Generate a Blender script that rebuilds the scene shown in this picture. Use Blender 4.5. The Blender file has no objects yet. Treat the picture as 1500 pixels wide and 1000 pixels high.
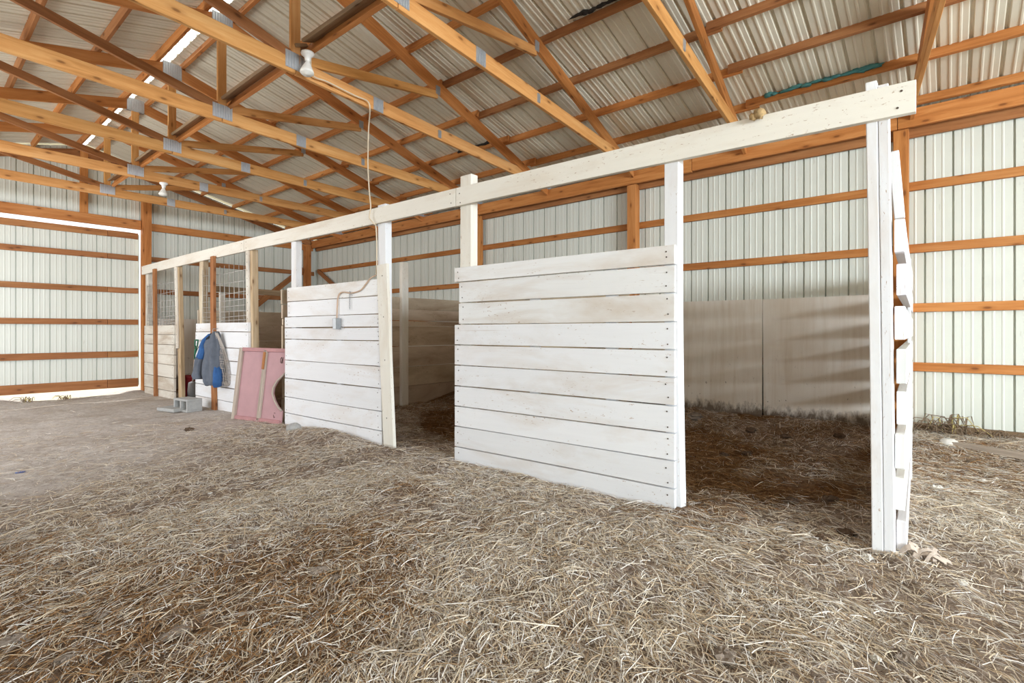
import bpy, math, random
import numpy as np
from mathutils import Vector, Matrix

random.seed(7)
RNG = np.random.default_rng(11)
S = bpy.context.scene
COL = S.collection
PI = math.pi

# ------------------------------------------------------------------ camera
H_CAM = 1.2
VX, VF = 0.64468486, 0.76444845        # camera right . world x , camera forward . world x
FPX, CX, CY = 759.0, 750.0, 485.0
cam_data = bpy.data.cameras.new('camera')
cam_data.sensor_width = 36.0
cam_data.lens = FPX / 1500.0 * 36.0
cam_data.shift_y = (CY - 500.0) / 1500.0
cam_data.clip_start = 0.05
cam_data.clip_end = 400
cam = bpy.data.objects.new('camera', cam_data)
COL.objects.link(cam)
R_, F_ = Vector((VX, -VF, 0)), Vector((VF, VX, 0))
cam.matrix_world = Matrix(((R_.x, 0, -F_.x, 0), (R_.y, 0, -F_.y, 0), (0, 1, 0, H_CAM), (0, 0, 0, 1)))
S.camera = cam

# ------------------------------------------------------------------ world, lights, exposure
world = bpy.data.worlds.new('sky')
S.world = world
world.use_nodes = True
bg = world.node_tree.nodes['Background']
bg.inputs['Color'].default_value = (0.93, 0.97, 1.0, 1)
bg.inputs['Strength'].default_value = 1.6

def area_light(name, loc, rot, sx, sy, power, color):
    d = bpy.data.lights.new(name, 'AREA')
    d.shape = 'RECTANGLE'; d.size = sx; d.size_y = sy
    d.energy = power; d.color = color
    o = bpy.data.objects.new(name, d); COL.objects.link(o)
    o.location = loc; o.rotation_euler = rot
    return o
# daylight through the open doorway in the near gable end (faces +y)
area_light('doorway_daylight', (0.4, -8.1, 2.2), (PI/2, 0, 0), 5.2, 1.7, 1500, (0.82, 0.91, 1.0))
# added fill lamp in a made-up, unseen left wall opening (faces +x)
area_light('side_fill_light', (-2.40, 8.75, 1.9), (0, -PI/2, 0), 2.1, 5.4, 265, (0.91, 0.95, 1.0))

sun_d = bpy.data.lights.new('sun', 'SUN'); sun_d.energy = 4.0; sun_d.angle = 0.01; sun_d.color = (1.0, 0.96, 0.88)
sun = bpy.data.objects.new('sun', sun_d); COL.objects.link(sun)
sun.rotation_euler = (math.radians(-26), 0, math.radians(8))          # high, from beyond the far gable
vs = S.view_settings
vs.view_transform = 'Standard'
vs.look = 'None'
vs.gamma = 1.0
vs.use_curve_mapping = False
vs.exposure = -0.04
S.cycles.max_bounces = 8
S.cycles.diffuse_bounces = 6
S.cycles.sample_clamp_indirect = 4.0

# ------------------------------------------------------------------ picking helpers: a direction seen in the photo met with a plane of the barn
def ray(px, py):
    c = (px - CX) / FPX
    return VX * c + VF, -VF * c + VX, (CY - py) / FPX
def onx(px, py, X):
    r = ray(px, py); t = X / r[0]
    return Vector((X, r[1] * t, H_CAM + r[2] * t))
def ony(px, py, Y):
    r = ray(px, py); t = Y / r[1]
    return Vector((r[0] * t, Y, H_CAM + r[2] * t))
def ground(px, py, z=0.0):
    r = ray(px, py); t = (z - H_CAM) / r[2]
    return Vector((r[0] * t, r[1] * t, z))
KF = -0.0246
def xf(y):
    return 3.38 + KF * (y - 0.25)
def onf(px, py, d=0.0):
    r = ray(px, py)
    t = (3.38 + d - KF * 0.25) / (r[0] - KF * r[1])
    return Vector((r[0] * t, r[1] * t, H_CAM + r[2] * t))
SIDE0, SIDE1 = 6.0, 11.5
X_WALL, Y_END, Y_NEAR, X_LEFT = 7.04, 12.60, -8.0, -2.45
X_RIDGE, Z_RIDGE, PITCH = 2.3, 4.77, 0.25
def roof_z(x):
    return Z_RIDGE - PITCH * abs(x - X_RIDGE)

# ------------------------------------------------------------------ value noise
def _hash(ix, iy, seed):
    n = (ix.astype(np.int64) * 374761393 + iy.astype(np.int64) * 668265263 + seed * 974711) & 0x7fffffff
    n = ((n ^ (n >> 13)) * 1274126177) & 0x7fffffff
    return ((n ^ (n >> 16)) & 0xffff) / 65535.0
def vnoise(x, y, seed=0):
    x = np.asarray(x, float); y = np.asarray(y, float)
    ix, iy = np.floor(x), np.floor(y)
    fx, fy = x - ix, y - iy
    fx = fx * fx * (3 - 2 * fx); fy = fy * fy * (3 - 2 * fy)
    a = _hash(ix, iy, seed); b = _hash(ix + 1, iy, seed); c = _hash(ix, iy + 1, seed); d = _hash(ix + 1, iy + 1, seed)
    return (a * (1 - fx) + b * fx) * (1 - fy) + (c * (1 - fx) + d * fx) * fy
def fbm(x, y, seed=0, octs=4):
    s = 0; a = 0.5; t = 0
    for k in range(octs):
        s = s + a * vnoise(x * 2 ** k, y * 2 ** k, seed + k); t += a; a *= 0.5
    return s / t
def sstep(a, b, x):
    t = np.clip((x - a) / (b - a), 0, 1)
    return t * t * (3 - 2 * t)
def gz(x, y):
    x = np.asarray(x, float); y = np.asarray(y, float)
    z = 0.17 * sstep(5.7, 6.95, x)
    z = z + 0.05 * (fbm(x * 1.1, y * 1.1, 3) - 0.5) * sstep(-2, 0, y)
    z = z - 0.11 * sstep(12.0, 12.45, y) * sstep(1.1, 1.8, x) * (1 - sstep(2.6, 3.1, x))
    z = z + 0.07 * np.exp(-((x - 3.1) ** 2 / .10 + (y - 5.35) ** 2 / .5)) * (x < 3.27)
    rough = 0.35 + 0.65 * (1 - sstep(5.5, 9, y))
    z = z + 0.045 * rough * (fbm(x * 5.0, y * 5.0, 9, 4) - 0.5)
    return z
def gzf(x, y):
    return float(gz(x, y))

# ------------------------------------------------------------------ materials
def new_mat(name):
    m = bpy.data.materials.new(name); m.use_nodes = True
    nt = m.node_tree; nt.nodes.clear()
    out = nt.nodes.new('ShaderNodeOutputMaterial')
    b = nt.nodes.new('ShaderNodeBsdfPrincipled')
    nt.links.new(b.outputs[0], out.inputs[0])
    return m, nt, b
class NT:
    def __init__(s, nt): s.nt = nt
    def n(s, t, **kw):
        o = s.nt.nodes.new(t)
        for k, v in kw.items(): setattr(o, k, v)
        return o
    def link(s, a, b): s.nt.links.new(a, b)
    def uv(s, su, sv):
        u = s.n('ShaderNodeUVMap'); u.uv_map = 'UVMap'
        m = s.n('ShaderNodeMapping'); m.inputs['Scale'].default_value = (su, sv, 1)
        s.link(u.outputs[0], m.inputs[0]); return m.outputs[0]
    def objc(s, sc=(1, 1, 1)):
        u = s.n('ShaderNodeNewGeometry')
        m = s.n('ShaderNodeMapping'); m.inputs['Scale'].default_value = sc
        s.link(u.outputs['Position'], m.inputs[0]); return m.outputs[0]
    def noise(s, vec, scale, detail=4, rough=0.6, dist=0.0):
        o = s.n('ShaderNodeTexNoise'); s.link(vec, o.inputs['Vector'])
        o.inputs['Scale'].default_value = scale; o.inputs['Detail'].default_value = detail
        o.inputs['Roughness'].default_value = rough; o.inputs['Distortion'].default_value = dist
        return o.outputs[0]
    def voro(s, vec, scale):
        o = s.n('ShaderNodeTexVoronoi'); o.voronoi_dimensions = '2D'; s.link(vec, o.inputs['Vector']); o.inputs['Scale'].default_value = scale
        return o.outputs['Distance'], o.outputs['Color']
    def ramp(s, fac, stops):
        o = s.n('ShaderNodeValToRGB'); s.link(fac, o.inputs[0])
        cr = o.color_ramp
        while len(cr.elements) < len(stops): cr.elements.new(0.5)
        for e, (p, c) in zip(cr.elements, stops):
            e.position = p; e.color = (c[0], c[1], c[2], 1) if not isinstance(c, (int, float)) else (c, c, c, 1)
        return o.outputs[0]
    def mix(s, fac, a, b, mode='MIX'):
        o = s.n('ShaderNodeMix'); o.data_type = 'RGBA'; o.blend_type = mode
        for sock, v in ((o.inputs[0], fac), (o.inputs[6], a), (o.inputs[7], b)):
            if hasattr(v, 'is_output'): s.link(v, sock)
            elif isinstance(v, (int, float)): sock.default_value = v
            else: sock.default_value = (v[0], v[1], v[2], 1)
        return o.outputs[2]
    def math(s, op, a, b=0.0):
        o = s.n('ShaderNodeMath'); o.operation = op
        for sock, v in ((o.inputs[0], a), (o.inputs[1], b)):
            if hasattr(v, 'is_output'): s.link(v, sock)
            else: sock.default_value = v
        return o.outputs[0]
    def attr(s, name):
        o = s.n('ShaderNodeAttribute'); o.attribute_name = name; return o.outputs['Color']
    def bump(s, h, strength, dist=0.01):
        o = s.n('ShaderNodeBump'); s.link(h, o.inputs['Height'])
        o.inputs['Strength'].default_value = strength; o.inputs['Distance'].default_value = dist
        return o.outputs[0]

def mat_wood(name, dark, mid, light, rough=0.65, knots=True, knot_col=(0.06, 0.02, 0.008)):
    m, nt, b = new_mat(name); k = NT(nt)
    v = k.uv(1.6, 22.0)
    g = k.noise(v, 1.0, 6, 0.65, 0.6)
    g2 = k.noise(k.uv(0.5, 4.0), 1.0, 3, 0.5, 0.3)
    f = k.math('ADD', k.math('MULTIPLY', g, 0.7), k.math('MULTIPLY', g2, 0.5))
    col = k.ramp(f, [(0.35, dark), (0.58, mid), (0.82, light)])
    if knots:
        d, _ = k.voro(k.uv(1.9, 5.2), 1.0)
        kn = k.ramp(d, [(0.035, 1.0), (0.075, 0.0)])
        col = k.mix(k.math('MULTIPLY', kn, 0.85), col, knot_col)
        halo = k.ramp(d, [(0.05, 0.5), (0.17, 0.0)])
        col = k.mix(halo, col, dark)
    col = k.mix(1.0, col, k.attr('tint'), 'MULTIPLY')
    k.link(col, b.inputs['Base Color'])
    b.inputs['Roughness'].default_value = rough
    b.inputs['Specular IOR Level'].default_value = 0.25
    k.link(k.bump(g, 0.25, 0.004), b.inputs['Normal'])
    return m

def mat_paint(name, base, wear=0.5, stain=(0.50, 0.36, 0.22), bare=(0.36, 0.22, 0.12), specks=0.5):
    m, nt, b = new_mat(name); k = NT(nt)
    g = k.noise(k.uv(1.2, 26.0), 1.0, 5, 0.6, 0.4)
    st = k.noise(k.uv(0.9, 3.2), 1.0, 5, 0.62, 0.5)
    col = k.mix(k.ramp(g, [(0.3, 0.10), (0.6, 0.0)]), base, (base[0] * 0.72, base[1] * 0.70, base[2] * 0.68))
    col = k.mix(k.math('MULTIPLY', k.ramp(st, [(0.55 - 0.12 * wear, 0.0), (0.78, 1.0)]), 0.9 * wear + 0.1), col, stain)
    # flaked paint: bare wood and dark specks
    fl = k.noise(k.uv(22.0, 60.0), 1.0, 4, 0.7, 0.3)
    pt = k.noise(k.uv(1.6, 5.0), 1.0, 2, 0.5, 0.0)
    fm = k.math('MULTIPLY', k.ramp(fl, [(0.62, 0.0), (0.66, 1.0)]), k.ramp(pt, [(0.47, 0.0), (0.60, 1.0)]))
    col = k.mix(k.math('MULTIPLY', fm, min(1.0, 0.35 + specks)), col, bare)
    crack = k.noise(k.uv(0.7, 60.0), 1.0, 3, 0.5, 0.2)
    col = k.mix(k.ramp(crack, [(0.73, 0.0), (0.78, 0.55)]), col, bare)
    col = k.mix(1.0, col, k.attr('tint'), 'MULTIPLY')
    k.link(col, b.inputs['Base Color'])
    b.inputs['Roughness'].default_value = 0.6
    b.inputs['Specular IOR Level'].default_value = 0.3
    k.link(k.bump(g, 0.3, 0.004), b.inputs['Normal'])
    return m

def mat_plain(name, col, rough=0.5, metallic=0.0, nscale=12.0, var=0.25, bump=0.1, alpha=1.0):
    m, nt, b = new_mat(name); k = NT(nt)
    n = k.noise(k.objc(), nscale, 4, 0.6)
    c = k.mix(n, tuple(x * (1 - var) for x in col), tuple(min(1, x * (1 + var)) for x in col))
    k.link(c, b.inputs['Base Color'])
    b.inputs['Roughness'].default_value = rough; b.inputs['Metallic'].default_value = metallic
    if bump: k.link(k.bump(n, bump, 0.01), b.inputs['Normal'])
    if alpha < 1: b.inputs['Alpha'].default_value = alpha
    return m

def mat_sheet(name, base, dirt=0.15, rough=0.42):
    m, nt, b = new_mat(name); k = NT(nt)
    n = k.noise(k.objc((1, 1, 0.35)), 1.3, 4, 0.6)
    n2 = k.noise(k.objc((3, 3, 0.8)), 6.0, 3, 0.6)
    col = k.mix(k.ramp(n, [(0.45, 0.0), (0.8, dirt)]), base, (base[0] * 0.6, base[1] * 0.55, base[2] * 0.45))
    col = k.mix(k.ramp(n2, [(0.68, 0.0), (0.74, 0.25)]), col, (base[0] * 0.55, base[1] * 0.5, base[2] * 0.42))
    k.link(col, b.inputs['Base Color'])
    b.inputs['Roughness'].default_value = rough
    b.inputs['Specular IOR Level'].default_value = 0.5
    return m

def mat_ply(name, base, splash=(0.09, 0.055, 0.03)):
    m, nt, b = new_mat(name); k = NT(nt)
    P = k.n('ShaderNodeNewGeometry').outputs['Position']
    sx = k.n('ShaderNodeSeparateXYZ'); k.link(P, sx.inputs[0])
    g = k.noise(k.objc((14, 14, 1.0)), 1.0, 5, 0.6, 0.3)
    st = k.noise(k.objc((1, 1, 0.5)), 1.6, 4, 0.6)
    col = k.mix(k.ramp(g, [(0.45, 0.0), (0.75, 0.4)]), base, (base[0] * 0.62, base[1] * 0.5, base[2] * 0.36))
    col = k.mix(k.ramp(st, [(0.40, 0.0), (0.75, 0.55)]), col, (base[0] * 0.7, base[1] * 0.58, base[2] * 0.44))
    # splashed manure near the ground, thinning upwards
    sp = k.noise(k.objc((6, 6, 3.0)), 2.2, 6, 0.75, 0.3)
    hgt = k.ramp(k.math('ADD', k.math('MULTIPLY', sx.outputs[2], 1.4), k.math('MULTIPLY', sp, -0.55)), [(0.0, 1.0), (0.16, 0.0)])
    col = k.mix(k.math('MULTIPLY', hgt, 0.9), col, splash)
    d = k.noise(k.objc((9, 9, 6.0)), 2.0, 3, 0.7)
    hh = k.ramp(sx.outputs[2], [(0.35, 1.0), (1.0, 0.0)])
    col = k.mix(k.math('MULTIPLY', k.math('MULTIPLY', k.ramp(d, [(0.66, 0.0), (0.69, 1.0)]), hh), 0.9), col, splash)
    k.link(col, b.inputs['Base Color'])
    b.inputs['Roughness'].default_value = 0.7
    k.link(k.bump(g, 0.15, 0.004), b.inputs['Normal'])
    return m

def mat_ground(name):
    m, nt, b = new_mat(name); k = NT(nt)
    P = k.objc()
    n1 = k.noise(P, 1.2, 5, 0.6); n2 = k.noise(P, 14.0, 6, 0.75); n3 = k.noise(P, 70.0, 4, 0.7)
    a = k.attr('zone')                                   # r: manure bedding, g: bare dusty earth
    sep = k.n('ShaderNodeSeparateColor'); k.link(a, sep.inputs[0])
    f = k.math('ADD', k.math('MULTIPLY', n2, 0.6), k.math('MULTIPLY', n3, 0.4))
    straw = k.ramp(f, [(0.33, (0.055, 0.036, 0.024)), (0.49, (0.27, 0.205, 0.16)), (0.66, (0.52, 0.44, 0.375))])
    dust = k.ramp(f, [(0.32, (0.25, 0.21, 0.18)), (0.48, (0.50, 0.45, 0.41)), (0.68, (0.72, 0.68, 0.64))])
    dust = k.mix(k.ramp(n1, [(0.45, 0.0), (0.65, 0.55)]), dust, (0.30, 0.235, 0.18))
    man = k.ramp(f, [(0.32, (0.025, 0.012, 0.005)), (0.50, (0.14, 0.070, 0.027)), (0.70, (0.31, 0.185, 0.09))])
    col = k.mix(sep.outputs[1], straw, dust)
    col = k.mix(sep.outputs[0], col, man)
    k.link(col, b.inputs['Base Color'])
    b.inputs['Roughness'].default_value = 0.95; b.inputs['Specular IOR Level'].default_value = 0.1
    k.link(k.bump(f, 0.8, 0.03), b.inputs['Normal'])
    return m

def mat_tinted(name, rough=0.7, spec=0.2):
    m, nt, b = new_mat(name); k = NT(nt)
    n = k.noise(k.objc(), 30.0, 2, 0.5)
    col = k.mix(k.ramp(n, [(0.3, 0.25), (0.7, 0.0)]), k.attr('tint'), (0.25, 0.17, 0.10))
    k.link(col, b.inputs['Base Color'])
    b.inputs['Roughness'].default_value = rough; b.inputs['Specular IOR Level'].default_value = spec
    return m

M = {}
M['orange'] = mat_wood('orange_lumber', (0.30, 0.098, 0.022), (0.50, 0.195, 0.055), (0.64, 0.30, 0.105))
M['amber'] = mat_wood('amber_lumber', (0.40, 0.165, 0.045), (0.63, 0.305, 0.098), (0.76, 0.44, 0.18))
M['brown'] = mat_wood('brown_lumber', (0.20, 0.075, 0.025), (0.34, 0.14, 0.05), (0.46, 0.22, 0.09))
M['old'] = mat_wood('weathered_lumber', (0.16, 0.10, 0.055), (0.32, 0.22, 0.13), (0.48, 0.36, 0.23))
M['grey'] = mat_wood('grey_weathered_lumber', (0.22, 0.18, 0.14), (0.40, 0.33, 0.27), (0.56, 0.48, 0.40), knots=False)
M['white'] = mat_paint('white_painted_planks', (0.82, 0.825, 0.84), 0.38)
M['stained'] = mat_paint('smudged_white_planks', (0.82, 0.82, 0.81), 0.85, stain=(0.55, 0.44, 0.33), specks=0.7)
M['tan'] = mat_wood('tan_lumber', (0.28, 0.17, 0.085), (0.50, 0.36, 0.215), (0.68, 0.55, 0.39))
M['cream'] = mat_paint('cream_painted_beam', (0.82, 0.785, 0.70), 0.5, stain=(0.56, 0.42, 0.28), specks=0.4)
M['worn'] = mat_paint('worn_white_paint', (0.74, 0.70, 0.62), 0.95, stain=(0.36, 0.24, 0.14), specks=0.9)
M['raw'] = mat_paint('half_bare_paint', (0.66, 0.57, 0.43), 1.3, stain=(0.36, 0.21, 0.09), bare=(0.22, 0.11, 0.05), specks=0.9)
M['interior'] = mat_paint('stall_interior_paint', (0.62, 0.52, 0.40), 0.9, stain=(0.30, 0.20, 0.12), bare=(0.10, 0.06, 0.03), specks=1.0)
M['sheet'] = mat_sheet('pale_wall_metal', (0.68, 0.70, 0.63))
M['roof'] = mat_sheet('beige_roof_metal', (0.72, 0.68, 0.56), 0.25)
M['ply'] = mat_ply('dirty_white_plywood', (0.80, 0.755, 0.69))
m_, nt_, b_ = new_mat('translucent_ridge_strip')
tr_ = nt_.nodes.new('ShaderNodeBsdfTranslucent'); tr_.inputs['Color'].default_value = (0.92, 0.92, 0.88, 1)
nt_.links.new(tr_.outputs[0], [n for n in nt_.nodes if n.type == 'OUTPUT_MATERIAL'][0].inputs[0])
M['ridge_diffuser'] = m_
M['ground'] = mat_ground('bedding_and_dirt')
M['straw'] = mat_tinted('straw')
M['nail'] = mat_plain('rusty_nail', (0.07, 0.045, 0.03), 0.7)
M['plate'] = mat_plain('galvanised_plate', (0.50, 0.52, 0.54), 0.42, 0.55, 40, 0.2)
M['steel'] = mat_plain('dull_steel', (0.34, 0.35, 0.36), 0.45, 0.7, 30, 0.3)
M['wire'] = mat_plain('galvanised_wire', (0.50, 0.48, 0.45), 0.5, 0.3)
M['porcelain'] = mat_plain('white_porcelain', (0.82, 0.81, 0.77), 0.3, var=0.05, bump=0)
M['bulb'] = mat_plain('frosted_bulb', (0.80, 0.78, 0.72), 0.2, var=0.06, bump=0)
M['cord'] = mat_plain('cream_cord', (0.66, 0.55, 0.40), 0.5, var=0.1)
M['tancord'] = mat_plain('tan_cord', (0.52, 0.36, 0.25), 0.5, var=0.15)
M['pink'] = mat_plain('faded_pink_paint', (0.42, 0.235, 0.245), 0.65, 0, 5, 0.18, 0.1)
M['pinkdark'] = mat_plain('faded_pink_frame', (0.40, 0.19, 0.19), 0.65, 0, 8, 0.25)
M['concrete'] = mat_plain('concrete', (0.37, 0.365, 0.35), 0.9, 0, 25, 0.2, 0.3)
M['clod'] = mat_plain('dry_dirt', (0.21, 0.165, 0.13), 0.95, 0, 18, 0.35, 0.5)
M['darkclod'] = mat_plain('dark_manure', (0.095, 0.058, 0.034), 0.95, 0, 18, 0.4, 0.5)
M['palestone'] = mat_plain('pale_stone', (0.66, 0.63, 0.58), 0.85, 0, 20, 0.15, 0.3)
M['denim'] = mat_plain('grey_denim', (0.105, 0.118, 0.145), 0.9, 0, 14, 0.35, 0.5)
M['blue'] = mat_plain('bright_blue_cloth', (0.025, 0.095, 0.26), 0.85, 0, 14, 0.25, 0.4)
M['black'] = mat_plain('black_cloth', (0.02, 0.02, 0.025), 0.9)
M['net'] = mat_plain('beige_netting', (0.52, 0.46, 0.41), 0.8, var=0.1)
M['green'] = mat_plain('green_grip', (0.01, 0.14, 0.075), 0.5)
M['red'] = mat_plain('dark_red_plastic', (0.26, 0.018, 0.025), 0.45)
M['nest'] = mat_plain('tan_mud', (0.42, 0.28, 0.13), 0.95, 0, 60, 0.5, 0.6)
M['bark'] = mat_plain('torn_bark', (0.52, 0.43, 0.36), 0.9, 0, 20, 0.4, 0.4)
M['teal'] = mat_plain('teal_paint_drips', (0.06, 0.22, 0.22), 0.6)
M['yellow'] = mat_plain('yellow_grass', (0.52, 0.42, 0.16), 0.8)
M['weed'] = mat_plain('dead_brown_weed', (0.20, 0.14, 0.09), 0.9)
M['char'] = mat_plain('black_grime', (0.02, 0.016, 0.012), 0.9, 0, 30, 0.5)
M['outside'] = mat_plain('sunlit_ground', (0.55, 0.50, 0.38), 0.95)
M['bluescrap'] = mat_plain('blue_plastic', (0.10, 0.16, 0.40), 0.5)

# ------------------------------------------------------------------ mesh builder
class MB:
    def __init__(s):
        s.v = []; s.f = []; s.uv = []; s.mi = []; s.ti = []
    def face(s, idx, uvs=None, mi=0, ti=(1, 1, 1)):
        s.f.append(tuple(idx)); s.uv.extend(uvs if uvs else [(0, 0)] * len(idx)); s.mi.append(mi); s.ti.append(ti)
    def board(s, p0, p1, w, t, up=(0, 0, 1), n=1, mi=0, tint=None, warp=0.0, w1=None, skew0=0.0, skew1=0.0):
        """plank from p0 to p1, width w across `up`, thickness t; n lengthwise pieces allow a slight bow"""
        p0, p1 = Vector(p0), Vector(p1)
        ax = (p1 - p0); L = ax.length; ax.normalize()
        up = Vector(up); up = (up - ax * up.dot(ax)).normalized()
        sd = ax.cross(up)
        if tint is None:
            q = random.uniform(0.86, 1.06); tint = (q, q * random.uniform(0.97, 1.01), q * random.uniform(0.94, 1.02))
        u0, v0 = random.uniform(0, 60), random.uniform(0, 60)
        if warp and n < 3: n = 4
        wa, wb = random.uniform(-warp, warp), random.uniform(-warp, warp)
        base = len(s.v)
        for i in range(n + 1):
            q = i / n
            c = p0 + ax * (L * q) + sd * (wa * math.sin(PI * q)) + up * (wb * math.sin(PI * q))
            ww = (w if w1 is None else w + (w1 - w) * q) * 0.5
            for a, b in ((-1, -1), (1, -1), (1, 1), (-1, 1)):
                sk = (skew0 if i == 0 else skew1 if i == n else 0.0) * b * ww
                s.v.append(c + up * (b * ww) + sd * (a * t * 0.5) + ax * sk)
        per = (0, t, t + w, 2 * t + w, 2 * t + 2 * w)
        for i in range(n):
            ua, ub = u0 + L * i / n, u0 + L * (i + 1) / n
            for k in range(4):
                k2 = (k + 1) % 4
                a, b = base + i * 4 + k, base + i * 4 + k2
                s.face((a, b, b + 4, a + 4), [(ua, v0 + per[k]), (ua, v0 + per[k + 1]), (ub, v0 + per[k + 1]), (ub, v0 + per[k])], mi, tint)
        e = base + 4 * n
        s.face((base + 3, base + 2, base + 1, base), [(u0, v0), (u0, v0 + t), (u0 + .05, v0 + t), (u0 + .05, v0)], mi, tint)
        s.face((e, e + 1, e + 2, e + 3), [(u0, v0), (u0, v0 + t), (u0 + .05, v0 + t), (u0 + .05, v0)], mi, tint)
    def box(s, c, sx, sy, sz, rz=0.0, mi=0, tint=(1, 1, 1)):
        c = Vector(c); d = Vector((math.cos(rz), math.sin(rz), 0))
        s.board(c - d * sx / 2, c + d * sx / 2, sz, sy, (0, 0, 1), 1, mi, tint)
    def tube(s, pts, r, sides=8, mi=0, cap=True, tint=(1, 1, 1)):
        pts = [Vector(p) for p in pts]; base = len(s.v); N = len(pts)
        rs = r if isinstance(r, (list, tuple)) else [r] * N
        prev = None
        for i, p in enumerate(pts):
            d = (pts[min(i + 1, N - 1)] - pts[max(i - 1, 0)]).normalized()
            if prev is None:
                prev = Vector((0, 0, 1)) if abs(d.z) < 0.9 else Vector((1, 0, 0))
            a = (prev - d * prev.dot(d)).normalized(); prev = a; b = d.cross(a)
            for k in range(sides):
                th = 2 * PI * k / sides
                s.v.append(p + a * (rs[i] * math.cos(th)) + b * (rs[i] * math.sin(th)))
        for i in range(N - 1):
            for k in range(sides):
                k2 = (k + 1) % sides
                s.face((base + i * sides + k, base + i * sides + k2, base + (i + 1) * sides + k2, base + (i + 1) * sides + k),
                       [(i * .1, k / sides), (i * .1, (k + 1) / sides), (i * .1 + .1, (k + 1) / sides), (i * .1 + .1, k / sides)], mi, tint)
        if cap:
            s.face([base + k for k in range(sides)][::-1], None, mi, tint)
            s.face([base + (N - 1) * sides + k for k in range(sides)], None, mi, tint)
    def lathe(s, prof, c, axis=(0, 0, 1), sides=20, mi=0):
        c = Vector(c); ax = Vector(axis).normalized()
        a = ax.orthogonal().normalized(); b = ax.cross(a); base = len(s.v)
        for r, h in prof:
            for k in range(sides):
                th = 2 * PI * k / sides
                s.v.append(c + ax * h + a * (r * math.cos(th)) + b * (r * math.sin(th)))
        for i in range(len(prof) - 1):
            for k in range(sides):
                k2 = (k + 1) % sides
                s.face((base + i * sides + k, base + i * sides + k2, base + (i + 1) * sides + k2, base + (i + 1) * sides + k), None, mi)
        s.face([base + k for k in range(sides)][::-1], None, mi)
        s.face([base + (len(prof) - 1) * sides + k for k in range(sides)], None, mi)
    def blob(s, c, rx, ry, rz, seed=0, amp=0.3, mi=0, seg=10, ring=7):
        r = random.Random(seed); c = Vector(c); base = len(s.v)
        ph = [(r.uniform(0, 6.28), r.uniform(0, 6.28), r.uniform(1.5, 4.5), r.uniform(1.5, 4.5)) for _ in range(4)]
        for i in range(ring + 1):
            la = -PI / 2 + PI * i / ring
            for k in range(seg):
                lo = 2 * PI * k / seg
                q = 1 + amp * sum(math.sin(a + f * math.cos(lo) * 2 + g * la) * math.cos(b + f * math.sin(lo) + g * la) for a, b, f, g in ph) / 2.2
                s.v.append(c + Vector((rx * q * math.cos(la) * math.cos(lo), ry * q * math.cos(la) * math.sin(lo), rz * q * math.sin(la))))
        for i in range(ring):
            for k in range(seg):
                k2 = (k + 1) % seg
                s.face((base + i * seg + k, base + i * seg + k2, base + (i + 1) * seg + k2, base + (i + 1) * seg + k), None, mi)
    def nail(s, p, n, r=0.006, mi=1):
        s.lathe([(r, 0.0), (r * 0.8, 0.0022)], Vector(p), n, 6, mi)
    def prism(s, poly, origin, ux, uy, depth, mi=0, tint=(1, 1, 1)):
        """polygon (a list of 2-D points, counter-clockwise) extruded along ux x uy by depth"""
        o = Vector(origin); ux = Vector(ux).normalized(); uy = Vector(uy).normalized(); nz = ux.cross(uy)
        base = len(s.v); N = len(poly)
        for d in (0, depth):
            for x, y in poly: s.v.append(o + ux * x + uy * y + nz * d)
        s.face([base + i for i in range(N)][::-1], [(p[1], p[0]) for p in poly][::-1], mi, tint)
        s.face([base + N + i for i in range(N)], [(p[1], p[0]) for p in poly], mi, tint)
        for i in range(N):
            j = (i + 1) % N
            s.face((base + i, base + j, base + N + j, base + N + i), [(0, 0), (.1, 0), (.1, .05), (0, .05)], mi, tint)
    def build(s, name, mats, parent=None, smooth=False, bevel=0.0):
        me = bpy.data.meshes.new(name)
        me.from_pydata([tuple(v) for v in s.v], [], s.f)
        for mm in (mats if isinstance(mats, (list, tuple)) else [mats]): me.materials.append(mm)
        ul = me.uv_layers.new(name='UVMap')
        ul.data.foreach_set('uv', np.array(s.uv, 'f').ravel())
        me.polygons.foreach_set('material_index', np.array(s.mi, 'i'))
        at = me.attributes.new('tint', 'FLOAT_COLOR', 'CORNER')
        tl = np.repeat(np.array(s.ti, 'f'), [len(f) for f in s.f], axis=0)
        at.data.foreach_set('color', np.hstack([tl, np.ones((len(tl), 1), 'f')]).ravel())
        if smooth: me.polygons.foreach_set('use_smooth', np.ones(len(s.f), bool))
        me.update()
        o = bpy.data.objects.new(name, me); COL.objects.link(o)
        if parent is not None: o.parent = parent
        if bevel:
            b = o.modifiers.new('edge', 'BEVEL'); b.width = bevel; b.segments = 1; b.limit_method = 'ANGLE'; b.angle_limit = 1.0
        return o

def tag(o, label, cat, group=None):
    o['label'] = label; o['category'] = cat
    if group: o['group'] = group
    return o
def empty(name, loc, label, cat, group=None):
    o = bpy.data.objects.new(name, None); COL.objects.link(o); o.location = loc
    o.empty_display_size = 0.1
    return tag(o, label, cat, group)
def child(mb, name, mats, root, **kw):
    """a part: its mesh is written in world coordinates, then kept where it is under its thing"""
    o = mb.build(name, mats, root, **kw)
    base = root
    off = Vector((0, 0, 0))
    while base is not None:
        off += base.location; base = base.parent
    o.matrix_parent_inverse = Matrix.Translation(-off)
    return o
def struct(o):
    o['kind'] = 'structure'; return o

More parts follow.
